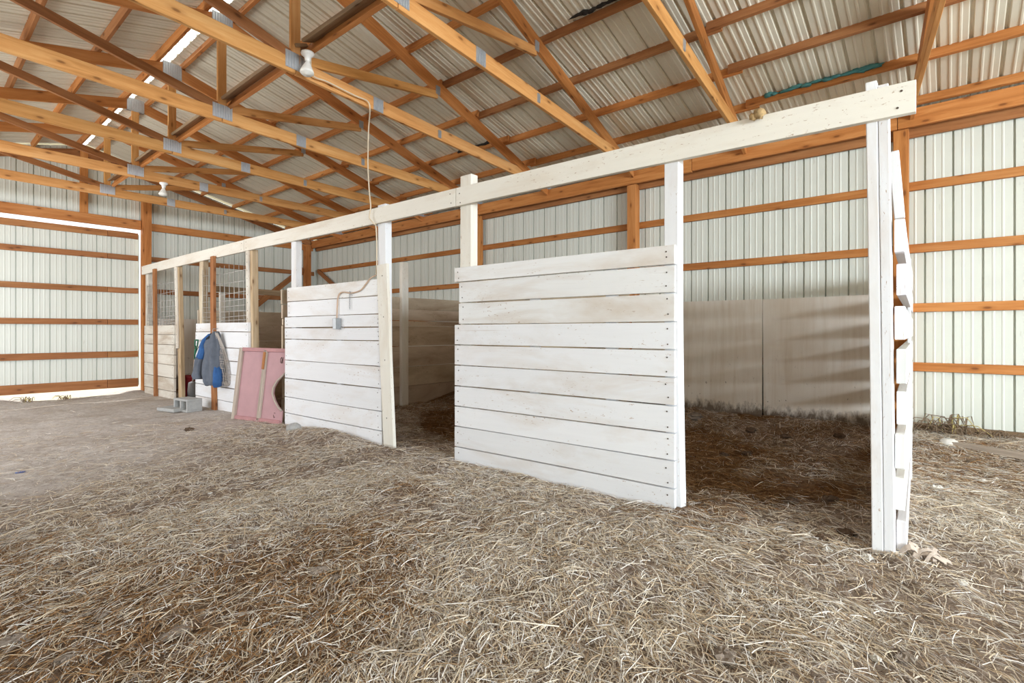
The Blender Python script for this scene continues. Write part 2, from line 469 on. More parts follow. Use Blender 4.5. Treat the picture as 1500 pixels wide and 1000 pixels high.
# ------------------------------------------------------------------ the setting
# ground sheet of the barn, finer close to the photographer
def axis(a, b, n, c, k):
    t = np.linspace(-1, 1, n)
    s = np.sinh(k * t) / np.sinh(k)
    return np.where(s < 0, c + s * (c - a), c + s * (b - c))
gx = axis(X_LEFT - 0.3, X_WALL + 0.3, 380, 2.2, 1.6)
gy = axis(Y_NEAR - 0.3, Y_END + 0.6, 520, 1.6, 2.4)
GX, GY = np.meshgrid(gx, gy)
GZ = gz(GX, GY)
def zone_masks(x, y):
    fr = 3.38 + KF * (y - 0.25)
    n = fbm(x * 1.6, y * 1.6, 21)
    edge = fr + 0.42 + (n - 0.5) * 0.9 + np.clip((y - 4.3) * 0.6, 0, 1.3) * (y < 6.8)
    # manure inside the stalls; second-stall edge slanted to paint in a lit triangle
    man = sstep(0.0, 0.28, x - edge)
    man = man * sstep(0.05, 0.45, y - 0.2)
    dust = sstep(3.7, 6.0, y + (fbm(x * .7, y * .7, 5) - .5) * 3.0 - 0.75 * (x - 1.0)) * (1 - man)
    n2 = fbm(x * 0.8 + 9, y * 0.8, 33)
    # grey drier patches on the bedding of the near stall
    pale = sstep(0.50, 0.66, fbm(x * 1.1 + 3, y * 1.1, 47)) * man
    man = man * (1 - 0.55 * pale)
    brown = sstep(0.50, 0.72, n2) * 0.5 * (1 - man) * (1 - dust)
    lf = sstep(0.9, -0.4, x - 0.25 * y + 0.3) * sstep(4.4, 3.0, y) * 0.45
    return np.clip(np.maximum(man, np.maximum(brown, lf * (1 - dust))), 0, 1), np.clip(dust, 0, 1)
def make_floor():
    ny, nx = GX.shape
    V = np.stack([GX, GY, GZ], -1).reshape(-1, 3)
    I = np.arange(nx * ny).reshape(ny, nx)
    Fq = np.stack([I[:-1, :-1], I[:-1, 1:], I[1:, 1:], I[1:, :-1]], -1).reshape(-1, 4)
    me = bpy.data.meshes.new('floor')
    me.vertices.add(len(V)); me.vertices.foreach_set('co', V.ravel().astype('f'))
    me.loops.add(Fq.size); me.loops.foreach_set('vertex_index', Fq.ravel().astype('i'))
    me.polygons.add(len(Fq)); me.polygons.foreach_set('loop_start', (np.arange(len(Fq)) * 4).astype('i'))
    me.update(calc_edges=True)
    me.polygons.foreach_set('use_smooth', np.ones(len(Fq), bool))
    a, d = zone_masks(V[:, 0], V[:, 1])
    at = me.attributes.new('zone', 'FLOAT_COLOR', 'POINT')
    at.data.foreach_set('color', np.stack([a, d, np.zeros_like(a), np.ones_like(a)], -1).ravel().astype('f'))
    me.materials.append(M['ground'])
    o = bpy.data.objects.new('floor', me); COL.objects.link(o)
    return struct(o)
make_floor()
mb = MB(); mb.face([len(mb.v) + i for i in range(4)]); mb.v += [Vector((-60, -60, -.12)), Vector((70, -60, -.12)), Vector((70, 80, -.12)), Vector((-60, 80, -.12))]
struct(mb.build('ground_outside', M['outside']))

# ribbed metal sheeting: profile along one axis, grooves pressed outwards
RIB = 0.2286
PROF = [(0.0, 0.0), (0.002, 0.030), (0.015, 0.030), (0.019, 0.0), (0.080, 0.0), (0.087, -0.0035), (0.097, -0.0035), (0.104, 0.0),
        (0.150, 0.0), (0.157, -0.0035), (0.167, -0.0035), (0.174, 0.0)]
ROOF_PROF = [(0.0, 0.0), (0.010, 0.024), (0.026, 0.024), (0.040, 0.0), (0.078, 0.0), (0.086, -0.007), (0.098, -0.007), (0.106, 0.0),
        (0.146, 0.0), (0.154, -0.007), (0.166, -0.007), (0.174, 0.0)]
def ribs(a, b, off=0.0, prof=None):
    k0 = math.floor((a - off) / RIB) - 1; pts = []
    k = k0
    while off + k * RIB < b:
        for q, d in (prof or PROF):
            s = off + k * RIB + q
            if a <= s <= b: pts.append((s, d))
        k += 1
    return [(a, 0.0)] + pts + [(b, 0.0)]
def sheet(mb, prof, f0, f1):
    """f0/f1(s, d) give the two ends of the sheet for profile point s pressed out by d"""
    base = len(mb.v)
    for s, d in prof:
        mb.v.append(Vector(f0(s, d))); mb.v.append(Vector(f1(s, d)))
    for i in range(len(prof) - 1):
        a = base + 2 * i
        mb.face((a, a + 2, a + 3, a + 1))
mb = MB()
sheet(mb, ribs(Y_NEAR, Y_END, -0.043), lambda s, d: (X_WALL + d, s, -0.1), lambda s, d: (X_WALL + d, s, roof_z(X_WALL) + 0.02))
struct(mb.build('wall_right', M['sheet']))
mb = MB()
sheet(mb, ribs(Y_NEAR, Y_END), lambda s, d: (X_LEFT - d, s, -0.1), lambda s, d: (X_LEFT - d, s, 0.8))
sheet(mb, ribs(Y_NEAR, Y_END), lambda s, d: (X_LEFT - d, s, 3.0), lambda s, d: (X_LEFT - d, s, roof_z(X_LEFT) + .02))
for a, b in ((Y_NEAR, SIDE0), (SIDE1, Y_END)):  # gap between these two runs is added out of view for the side fill
    sheet(mb, ribs(a, b), lambda s, d: (X_LEFT - d, s, 0.8), lambda s, d: (X_LEFT - d, s, 3.0))
struct(mb.build('wall_left', M['sheet']))
mb = MB()
X_JAMB = ony(206, 450, Y_END).x
sheet(mb, ribs(X_JAMB, X_WALL, 3.17), lambda s, d: (s, Y_END + d, -0.1), lambda s, d: (s, Y_END + d, roof_z(s) - 0.05))
sheet(mb, ribs(X_LEFT, X_JAMB, 3.17), lambda s, d: (s, Y_END + d, 3.27), lambda s, d: (s, Y_END + d, roof_z(s) - 0.03))
struct(mb.build('wall_back', M['sheet']))
mb = MB()
DW0, DW1, DH = -2.25, 3.1, 3.15
sheet(mb, ribs(DW1, X_WALL), lambda s, d: (s, Y_NEAR - d, -0.1), lambda s, d: (s, Y_NEAR - d, roof_z(s)))
sheet(mb, ribs(X_LEFT, DW0), lambda s, d: (s, Y_NEAR - d, -0.1), lambda s, d: (s, Y_NEAR - d, roof_z(s)))
sheet(mb, ribs(DW0, DW1), lambda s, d: (s, Y_NEAR - d, DH), lambda s, d: (s, Y_NEAR - d, roof_z(s)))
struct(mb.build('wall_front', M['sheet']))
mb = MB()
GAP0, GAP1 = X_RIDGE - 0.075, X_RIDGE + 0.03
sheet(mb, ribs(Y_NEAR - .3, Y_END + .12, 0.06, ROOF_PROF), lambda s, d: (GAP1, s, roof_z(GAP1) + d), lambda s, d: (X_WALL + .15, s, roof_z(X_WALL + .15) + d))
sheet(mb, ribs(Y_NEAR - .3, Y_END + .12, 0.06, ROOF_PROF), lambda s, d: (GAP0, s, roof_z(GAP0) + d), lambda s, d: (X_LEFT - .15, s, roof_z(X_LEFT - .15) + d))
struct(mb.build('ceiling', M['roof']))
mb = MB()
mb.board((GAP1 - .045, Y_NEAR, roof_z(GAP1) + .05), (GAP1 - .045, Y_END, roof_z(GAP1) + .05), 0.30, 0.004, (1, 0, 0), 8)
struct(mb.build('trim_ridge', M['ridge_diffuser']))  # translucent strip added over the ridge gap to stop direct sun and glow

# skirt board under the right wall sheeting
mb = MB()
y = -3.0
while y < Y_END - .5:
    mb.board((7.0, y, 0.13), (7.0, min(y + 3.6, Y_END - .1), 0.13), 0.2, 0.04, (0, 0, 1), 6, 0, (0.62, 0.58, 0.55), 0.012); y += 3.62
struct(mb.build('baseboard_right', M['old'], bevel=.004))

# sliding door in the far gable
YD = Y_END + 0.02
mb = MB()
X_SEAM = ony(157, 450, YD).x
sheet(mb, ribs(-2.4, X_JAMB - 0.012, 3.17 - 2 * RIB), lambda s, d: (s, YD + .04 + d, 0.10), lambda s, d: (s, YD + .04 + d, 3.17))
door = struct(mb.build('door_1', M['sheet']))
for z, w in ((2.68, .105), (2.02, .105), (1.385, .105), (0.745, .12), (0.165, 0.17), (3.125, .12)):
    for a, b in ((-2.4, X_SEAM), (X_SEAM + .005, X_JAMB - .04)):
        mb = MB(); mb.board((a, YD, z), (b, YD, z), w, 0.038, (0, 0, 1), 4, 0, None, 0.006)
        mb.build('door_rail' , M['brown'], door, bevel=.003)

# ------------------------------------------------------------------ framing lumber on the walls
def lumber(name, p0, p1, w, t, up, mat, label, cat, group=None, n=4, warp=0.006, **kw):
    mb = MB(); mb.board(p0, p1, w, t, up, n, 0, None, warp, **kw)
    return tag(mb.build(name, M[mat], bevel=.003), label, cat, group)
ORD = ['lowest', 'second lowest', 'second highest', 'highest']
for i, z in enumerate((0.82, 1.455, 2.085, 2.75)):
    lumber('wall_girt', (7.015, -3.0, z), (7.015, Y_END - .1, z), 0.092, 0.038, (0, 0, 1), 'orange',
           f'{ORD[i]} horizontal orange girt on the pale right metal wall', 'girt', 'horizontal girts on the right wall', 8)
for i, z in enumerate((2.68, 2.02, 1.40)):
    lumber('wall_girt', (X_JAMB + .12, Y_END - .03, z), (6.95, Y_END - .03, z), 0.10, 0.038, (0, 0, 1), 'brown',
           f'{["upper", "middle", "lower"][i]} horizontal girt on the far end wall behind the stalls', 'girt', 'girts on the far end wall', 4)
H_SPLIT = [-3.0, 0.42, 2.62, 6.7, 12.45]
H_LAB = ['beyond the near white post', 'over the near stall opening', 'over the tall near plank panel', 'over the far stalls']
for i in range(4):
    dz = (0.0, 0.0, -0.012, -0.02)[i]
    lumber('eave_header', (6.83, H_SPLIT[i], 3.425 + dz), (6.83, H_SPLIT[i + 1] - .006, 3.425 + dz), 0.185, 0.04, (0, 0, 1), 'orange',
           'orange header board on the right wall, ' + H_LAB[i], 'header board', 'header boards along the right wall', 6)
lumber('eave_header', (6.985, -3.0, 3.355), (6.985, Y_END - .1, 3.355), 0.185, 0.04, (0, 0, 1), 'brown',
       'darker rear header board against the right metal wall', 'header board', 'header boards along the right wall', 8)
for i, (y, lab) in enumerate(((0.39, 'beside the near white stall post'), (3.52, 'behind the right part of the tall plank panel'), (6.66, 'behind the left end of the tall plank panel'))):
    lumber('wall_post', (6.92, y, -0.05), (6.92, y, 3.33), 0.13, 0.14, (0, 1, 0), 'orange', 'square orange wall post ' + lab, 'post', 'posts of the right wall', 3)
lumber('wall_post', (6.72, Y_END - .12, -0.05), (6.72, Y_END - .12, 3.35), 0.14, 0.14, (0, 1, 0), 'orange', 'orange corner post with diagonal braces in the far corner', 'post', None, 3)
lumber('wall_post', (3.27, Y_END - .09, -0.05), (3.27, Y_END - .09, 3.95), 0.16, 0.15, (0, 1, 0), 'orange', 'tall orange post at the edge of the sliding door', 'post', None, 3)
lumber('gable_post', (2.28, Y_END - .05, 3.28), (2.28, Y_END - .05, 4.62), 0.12, 0.06, (1, 0, 0), 'orange', 'short upright in the gable over the sliding door', 'post', None, 2)
lumber('door_header', (X_LEFT, Y_END - .07, 3.345), (3.18, Y_END - .07, 3.345), 0.19, 0.05, (0, 0, 1), 'orange', 'long orange header over the sliding door in the end wall', 'header board', None, 4)
lumber('wall_header', (3.36, Y_END - .06, 3.335), (6.9, Y_END - .06, 3.335), 0.15, 0.045, (0, 0, 1), 'orange', 'orange header on the end wall right of the tall post', 'header board', None, 4)
lumber('corner_brace', (6.62, Y_END - .09, 2.78), tuple(ony(372, 450, Y_END - .09)), 0.12, 0.04, (0, 0, 1), 'brown', 'diagonal brace running down left from the corner post', 'brace', None, 2)
lumber('corner_brace', (6.972, Y_END - .2, 2.75), (6.972, 10.6, 1.75), 0.10, 0.04, (0, 0, 1), 'brown', 'diagonal brace running down right from the corner post', 'brace', None, 2)
for sg, lab in ((1, 'right'), (-1, 'left')):
    xe = X_RIDGE + sg * 4.6
    lumber('gable_rafter', (X_RIDGE, Y_END - .05, roof_z(X_RIDGE) - .18), (xe, Y_END - .05, roof_z(xe) - .18), 0.14, 0.04, (0, 0, 1), 'brown',
           f'sloping rafter on the {lab} half of the far gable', 'rafter', None, 2)

# ------------------------------------------------------------------ roof trusses
TR = [(-0.27, 0.30), (1.52, 1.95), (3.02, 3.48), (4.49, 5.0), (6.12, 6.54), (7.73, 8.12), (9.34, 9.62), (10.95, 11.12)]
TLAB = ['roof truss seen nearly edge on above the near white post', 'roof truss ending above the near stall opening',
        'roof truss over the tall near plank panel', 'roof truss carrying the nearer porcelain lamp',
        'roof truss just beyond the nearer porcelain lamp', 'third roof truss from the far end wall',
        'roof truss carrying the far porcelain lamp', 'last roof truss before the far end wall']
def make_truss(yc, yh, lab):
    d = Vector((4.55, yh - yc, 0)) / 4.55                        # per metre of x
    nrm = Vector((-d.y, 1, 0)).normalized()
    P = lambda x, z, o=0.0: Vector((x, yc + d.y * (x - X_RIDGE), z)) + nrm * o
    root = empty('roof_truss', P(X_RIDGE, 3.5), lab, 'roof truss', 'roof trusses')
    def part(name, a, b, w, mat='amber', up=(0, 0, 1), t=0.038, n=3, **kw):
        m = MB(); m.board(a, b, w, t, up, n, 0, None, 0.006, **kw); return child(m, name, M[mat], root, bevel=.003)
    zc = lambda x: roof_z(x) - 0.095 - 0.072
    for sg in (1, -1):
        xe = X_RIDGE + sg * 4.58
        part('top_chord', P(X_RIDGE + sg * .01, zc(X_RIDGE)), P(xe, zc(xe)), 0.14, 'orange')
        part('bottom_chord', P(X_RIDGE + sg * .004, 3.572), P(X_RIDGE + sg * 4.62, 3.572), 0.14, 'amber')
        xj = X_RIDGE + sg * 1.87
        part('web', P(X_RIDGE + sg * .06, 3.66, .0), P(xj, zc(xj) - .10), 0.089, 'amber' if sg > 0 else 'brown')
        part('strut', P(xj + sg * .03, 3.60, .0), P(xj + sg * .03, zc(xj) - .04), 0.075, 'amber')
    part('king_post', P(X_RIDGE, 3.60), P(X_RIDGE, zc(X_RIDGE)), 0.089, 'amber', (1, 0, 0))
    def plate(x, z, w, h):
        m = MB()
        for o in (-0.021, 0.021):
            m.board(P(x - w / 2, z, o), P(x + w / 2, z, o), h, 0.003, (0, 0, 1))
            k = 8
            for i in range(k):                                     # pressed ribs of the nail plate
                xx = x - w / 2 + w * (i + .5) / k
                m.board(P(xx, z - h * .48, o * 1.12), P(xx, z + h * .48, o * 1.2), w / k * .5, 0.010, (1, 0, 0))
        return child(m, 'gusset_plate', M['plate'], root)
    plate(X_RIDGE, 3.61, 0.21, 0.15)
    plate(X_RIDGE, zc(X_RIDGE) - .02, 0.22, 0.19)
    plate(X_RIDGE + .95, 3.572, 0.13, 0.135)
    for sg in (1, -1):
        xj = X_RIDGE + sg * 1.87
        plate(xj, zc(xj) - .05, 0.07, 0.10); plate(xj + sg * .03, 3.57, .05, .09)
        plate(X_RIDGE + sg * 4.45, 3.58, 0.3, 0.15)
    return root
for (a, b), l in zip(TR, TLAB): make_truss(a, b, l)

# purlins: short boards lapping past each other over every other truss
ROWS = [6.84, 6.19, 5.57, 4.95, 4.30, 3.69, 3.06, 2.45]
NUM = ['first', 'second', 'third', 'fourth', 'fifth', 'sixth', 'seventh', 'eighth']
SEG = [(-2.4, 1.75), (1.62, 4.86), (4.74, 7.98), (7.86, 12.6)]
SLAB = ['nearest the photographer', 'second length from the near end', 'third length from the near end', 'farthest length']
def purlin(x, y0, y1, lab, grp, rot):
    z = roof_z(x) - 0.047
    m = MB(); m.board((x, y0, z), (x, y1, z), 0.089, 0.038, (math.copysign(.24, X_RIDGE - x) * -1 if False else (0.24 if x > X_RIDGE else -0.24), 0, 1), 5, 0, None, 0.004)
    return tag(m.build('roof_purlin', M['orange'] if rot else M['brown'], bevel=.002), lab, 'purlin', grp)
for sg, side in ((1, 'right'), (-1, 'left')):
    for r, xr in enumerate(ROWS):
        x = xr if sg > 0 else 2 * X_RIDGE - xr
        for k, (a, b) in enumerate(SEG):
            if sg < 0 and k == 0: continue
            off = 0.022 if k % 2 else -0.022
            purlin(x + off, a, b, f'{NUM[r]} purlin up from the {side} eave, {SLAB[k]}', f'purlins of the {side} roof slope', random.random() < .75)
# dark grime and teal drips clinging to some purlins
def grime(name, x, y0, y1, mat, label, cat):
    m = MB(); y = y0; i = 0
    while y < y1:
        l = random.uniform(.06, .16); z = roof_z(x) - 0.012 - random.uniform(0, .02)
        m.blob((x - .02, y, z), 0.012 + random.random() * .012, l * .6, 0.012 + random.random() * .014, i, .5, 0, 7, 5); y += l * .8; i += 1
    return tag(m.build(name, M[mat], smooth=True), label, cat)
grime('grime', 4.30 - .03, 1.75, 2.75, 'char', 'black grime along the dark purlin high above the tall panel', 'grime')
grime('grime', 5.57 - .03, 5.0, 5.75, 'char', 'black grime smudge on a low purlin over the middle post', 'grime')
grime('paint_drip', 6.19 - .03, 0.55, 1.55, 'teal', 'teal drips along the purlin above the near stall', 'paint drips')

# lengthwise brace lying over the truss centres
for i, (y0, y1, lab) in enumerate(((0.6, 4.45, 'between the near trusses'), (4.4, 6.3, 'beside the nearer lamp'), (6.1, 11.0, 'between the far trusses'))):
    root = empty('centre_brace', (2.42, y0, 3.7), f'lengthwise brace board on the truss centres, {lab}', 'brace', 'lengthwise centre braces')
    m = MB(); m.board((2.40, y0, 3.735), (2.40, y1, 3.735), 0.14, 0.038, (.5, 0, 1), 4, 0, None, .006); child(m, 'orange_board', M['orange'], root, bevel=.003)
    m = MB(); m.board((2.345, y0 + .05, 3.775), (2.345, y1 - .1, 3.775), 0.12, 0.03, (1, 0, .4), 4, 0, None, .008); child(m, 'weathered_board', M['old'], root, bevel=.003)

# ------------------------------------------------------------------ stall fronts
UP = (0, 0, 1)
DF = Vector((KF, 1, 0)).normalized()
NRM = Vector((-1, KF, 0)).normalized()                             # towards the aisle
def fp(y, z, d=0.0):
    return Vector((xf(y) + d, y, z))
# header beam, three boards end to end
for (y0, y1, z0, z1, lab, mt) in ((0.13, 3.455, 2.415, 2.43, 'cream header board over the two near stalls', 'cream'),
                              (3.465, 7.72, 2.43, 2.43, 'cream header board from the middle post to the old planks', 'cream'),
                              (7.73, 12.12, 2.425, 2.39, 'far cracked header board over the mesh stalls', 'cream')):
    m = MB(); m.board(fp(y0, z0, .02), fp(y1, z1, .02), 0.165, 0.04, UP, 8, 0, (1, 1, 1), 0.008)
    for q in (y0 + .06, y1 - .06):
        for zz in (-.045, .04): m.nail(fp(q + random.uniform(-.02, .02), z0 + zz, -.0005), NRM, .007)
    tag(m.build('stall_header', [M['cream'], M['nail']], bevel=.003), lab, 'header board', 'stall header boards')

def post(name, y0, y1, z0, z1, d0, d1, mat, label, lean=0.0, cat='post', group='stall posts', tint=None, warp=0.01):
    yc = (y0 + y1) / 2; dc = (d0 + d1) / 2
    m = MB(); m.board(fp(yc, z0, dc), fp(yc + lean, z1, dc), y1 - y0, d1 - d0, (0, 1, 0), 6, 0, tint, warp)
    return m, mat, name, label, cat, group
def put(p): m, mat, name, label, cat, group = p; return tag(m.build(name, [M[mat], M['nail']], bevel=.004), label, cat, group)
W1 = (1, 1, 1)
# near post: two planks side by side
root = empty('stall_post', fp(0.27, 0, .09), 'nearest white painted stall post, two planks with stub ends beside it', 'post', 'stall posts')
m = MB(); m.board(fp(.295, -.03, .08), fp(.325, 2.56, .08), .052, .085, (0, 1, 0), 6, 0, W1, .004); child(m, 'plank', M['white'], root, bevel=.004)
m = MB(); m.board(fp(.243, -.03, .085), fp(.272, 2.53, .085), .048, .09, (0, 1, 0), 6, 0, (.97, .97, .98), .004); child(m, 'plank', M['white'], root, bevel=.004)
put(post('stall_post', 1.375, 1.475, -.04, 2.53, .047, .135, 'white', 'white stall post at the right end of the tall near panel', .02, tint=W1))
put(post('stall_post', 3.30, 3.44, -.04, 2.63, .047, .135, 'cream', 'white stall post rising above the left end of the tall near panel', .01, tint=W1))
put(post('stall_post', 4.53, 4.665, -.04, 2.55, .047, .13, 'white', 'white stall post behind the worn cover board, cord on it', .02, tint=W1))
m = MB(); m.board(fp(4.425, -.02, .01), fp(4.545, 1.90, .01), .17, .035, (0, 1, 0), 6, 0, W1, .004)
for z in (.3, .9, 1.35, 1.78): m.nail(fp(4.44 + z * .05, z, -.0085), NRM, .008)
tag(m.build('cover_board', [M['cream'], M['nail']], bevel=.004), 'worn white cover board at the middle stall opening', 'board')
put(post('stall_post', 6.37, 6.49, -.04, 2.36, .047, .13, 'white', 'white stall post above the left end of the middle panel', .0, tint=W1))
def half_post(y0, y1, z1, d1, lean, label, zs, strip_w):
    yc = (y0 + y1) / 2
    root = empty('stall_post', fp(yc, 0, .09), label, 'post', 'stall posts')
    m = MB(); m.board(fp(yc, -.02, (.046 + d1) / 2), fp(yc + lean, z1, (.046 + d1) / 2), y1 - y0, d1 - .046, (0, 1, 0), 6, 0, W1, .006); child(m, 'timber', M['tan'], root, bevel=.004)
    ys = y1 - strip_w / 2
    m = MB(); m.board(fp(ys + lean * zs / z1, zs, .034), fp(ys + lean, z1, .034), strip_w, .022, (0, 1, 0), 5, 0, W1, .004)
    for i in range(9):
        z = zs + (z1 - zs) * (i + .5) / 9; m.nail(fp(ys + lean * z / z1, z, .022), NRM, .008)
    child(m, 'painted_strip', [M['worn'], M['nail']], root, bevel=.003)
half_post(7.50, 7.66, 2.36, .13, .06, 'half bare stall post behind the faded pink panel', 1.32, .09)
put(post('stall_post', 9.27, 9.43, 1.31, 2.37, .047, .13, 'raw', 'short scarred post standing on the white panel left of the mesh', .0, tint=W1))
half_post(10.20, 10.34, 2.36, .11, .14, 'half bare stall post left of the stall with the red bucket', 0.9, .10)
put(post('stall_post', 11.90, 12.06, -.02, 2.34, .047, .13, 'worn', 'last stall post beside the sliding door', .0, tint=W1))
put(post('stall_stud', 8.60, 8.72, -.02, 2.36, -.045, 0.0, 'brown', 'narrow brown stud with the jacket hanging on it', .05, 'stud', None))
put(post('stall_stud', 11.19, 11.30, -.02, 2.36, -.045, 0.0, 'brown', 'narrow brown stud in front of the farthest plank panel', .06, 'stud', None))

# plank panels; each row (z_bottom, z_top, y_right, y_left)
def panel(name, rows, y0, y1, label, mat='white', nails=True, cleats=(), stained=()):
    root = empty(name, fp((y0 + y1) / 2, 0, .02), label, 'stall panel', 'plank panels of the stall front')
    m = MB()
    for i, (za, zb, ya, yb) in enumerate(rows):
        q = random.uniform(.95, 1.03)
        m.board(fp(ya, (za + zb) / 2, .019), fp(yb, (za + zb) / 2, .019), zb - za - .010, .036 + random.uniform(-.004, .004), UP, 5, 2 if i in stained else 0, (q, q, q * 1.0), 0.004)
        for yy in (ya + .05, yb - .05):
            for zz in (za + .045, zb - .045):
                if nails: m.nail(fp(yy + random.uniform(-.012, .012), zz + random.uniform(-.01, .01), -.002), NRM, .0065)
    child(m, 'planking', [M[mat], M['nail'], M['stained']], root, bevel=.003)
    for (y, z0, z1) in cleats:
        m = MB(); m.board(fp(y, z0, .06), fp(y, z1, .06), .09, .04, (0, 1, 0), 2, 0, W1); child(m, 'cleat', M[mat], root, bevel=.003)
    return root
zl = [1.785, 1.647, 1.458, 1.263, 1.075, .89, .70, .515, .33, .142, -.04]
rows = [(zl[i + 1], zl[i], 1.405, 3.475 if i not in (1, 2) else 3.42) for i in range(10)]
panel('plank_barrier', rows, 1.4, 3.47, 'tall near panel of ten white painted planks between two stall posts', cleats=((1.9, .2, 1.74), (2.6, .2, 1.74)), stained=(0, 1, 2))
zl = [1.76, 1.577, 1.383, 1.244, 1.10, .83, .598, .358, .152, -.06]
rows = [(zl[i + 1], zl[i], 4.555, 6.50 if i < 2 else 6.56) for i in range(9)]
panel('plank_barrier', rows, 4.55, 6.55, 'white plank panel with the outlet box and a dangling chain', cleats=((5.4, .2, 1.7),), stained=(0,))
zl = [1.33, 1.19, .95, .755, .557, .35, .15, -.04]
rows = [(zl[i + 1], zl[i], 7.585, 9.46 if i else 9.44) for i in range(7)]
panel('plank_barrier', rows, 7.58, 9.46, 'white plank panel behind the hanging jacket, wire mesh on top')
zl = [1.31, 1.14, .96, .78, .6, .37, .135, -.04]
rows = [(zl[i + 1], zl[i], 10.42, 11.96) for i in range(7)]
panel('plank_barrier', rows, 10.42, 11.95, 'farthest low panel of stained planks beside the sliding door', 'worn')

# welded wire grids above the two far panels
def wire_grid(y0, y1, z0, z1, label):
    m = MB()
    n = int((y1 - y0) / .15)
    for i in range(n + 1):
        y = y0 + (y1 - y0) * i / n
        m.tube([fp(y, z0, .03), fp(y + random.uniform(-.02, .02), (z0 + z1) / 2, .035), fp(y, z1, .03)], .004, 5)
    zz = [z0 + .04, z0 + .1, z0 + .17, z0 + .25, z0 + .34, z0 + .45, z0 + .6, z0 + .76]
    for z in zz:
        if z < z1: m.tube([fp(y0, z, .03), fp((y0 + y1) / 2, z - random.uniform(0, .02), .038), fp(y1, z, .03)], .004, 5)
    return tag(m.build('wire_mesh', M['wire'], smooth=True), label, 'wire mesh', 'wire mesh over the far panels')
wire_grid(7.62, 9.25, 1.33, 2.2, 'welded wire mesh above the panel with the jacket')
wire_grid(10.4, 11.9, 1.31, 2.1, 'welded wire mesh above the farthest low panel')

# ------------------------------------------------------------------ dividers between the stalls
# slatted divider running from the near post to the wall, seen end on
DIV = [(1.80, 1.625), (1.565, 1.395), (1.335, 1.155), (1.105, .92), (.875, .695), (.648, .466), (.408, .236), (.178, .01)]
root = empty('slatted_divider', (5.1, .25, 0), 'slatted divider of gapped white planks seen end on behind the near post', 'stall divider', 'stall dividers')
a0, a1 = Vector((3.47, .198, 0)), Vector((6.88, .312, 0))
for i, (zb, za) in enumerate(DIV):
    zc = (za + zb) / 2; j = random.uniform(-.006, .006)
    m = MB(); m.board(a0 + Vector((random.uniform(-.03, .03), j, zc)), a1 + Vector((0, 0, zc + random.uniform(-.012, .012))), zb - za, .046, UP, 5, 0, None, .003)
    child(m, 'slat', M['white'], root, bevel=.004)
pr = onx(1336, 600, 5.2)
m = MB(); m.board((5.2, pr.y + .012, .0), (5.2, pr.y + .02, 1.78), .09, .024, (1, 0, 0), 3, 0, W1); child(m, 'upright', M['white'], root, bevel=.004)
m = MB(); m.board(onx(1318, 320, 3.75), onx(1309, 222, 3.75), .05, .03, (0, 1, 0), 2, 0, W1); child(m, 'slanted_strip', M['white'], root, bevel=.004)
root_near = root
def divider(y, x0, x1, zs, label, mat='interior', slope=0.0, uprights=()):
    root = empty('stall_divider', ((x0 + x1) / 2, y, 0), label, 'stall divider', 'stall dividers')
    m = MB()
    for i in range(len(zs) - 1):
        zc = (zs[i] + zs[i + 1]) / 2
        m.board((x0 + random.uniform(-.01, .01), y, zc), (x1, y + slope, zc), zs[i] - zs[i + 1] - .007, .036, UP, 5, 0, None, .005)
    child(m, 'planking', [M[mat]], root, bevel=.003)
    for (x, w, z1) in uprights:
        m = MB(); m.board((x, y - .055, -.02), (x + .0, y - .055, z1), w, .07, (1, 0, 0), 4, 0, W1, .006); child(m, 'upright', M['cream'], root, bevel=.004)
    return root
divider(3.56, 3.5, 6.86, [1.74, 1.55, 1.36, 1.17, .98, .79, .6, .41, .22, -.05], 'plank divider hidden behind the tall near panel')
divider(6.83, 3.32, 6.86, [1.76, 1.56, 1.37, 1.28, .95, .62, .3, -.05], 'stained plank divider with an upright seen through the middle opening', uprights=((5.31, .13, 2.32),))
divider(9.62, 3.25, 6.9, [1.56, 1.30, 1.02, .72, .4, -.05], 'brown stained plank divider behind the pink panel opening', uprights=((3.6, .08, 1.98), (6.5, .08, 1.94)))
lumber('loose_plank', (3.45, 9.513, 1.92), (6.9, 9.513, 1.86), .10, .03, (0, 0, 1), 'old', 'rough weathered plank spanning above the brown divider', 'plank', None, 4)
m = MB()
m.board((3.35, Y_END - .16, .72), (6.85, Y_END - .16, .72), 1.48, .016, UP, 4)
tag(m.build('plywood_sheet', M['ply']), 'brownish plywood lining of the far end wall in the last stall', 'plywood sheet', 'plywood linings')
m = MB(); m.board((6.845, .47, .80), (6.845, 1.74, .79), 1.60, .016, UP, 3); tag(m.build('plywood_sheet', M['ply']), 'right dirty white plywood sheet lining the near stall', 'plywood sheet', 'plywood linings')
m = MB(); m.board((6.845, 1.752, .795), (6.845, 3.50, .80), 1.60, .016, UP, 3); tag(m.build('plywood_sheet', M['ply']), 'left dirty white plywood sheet lining the near stall', 'plywood sheet', 'plywood linings')

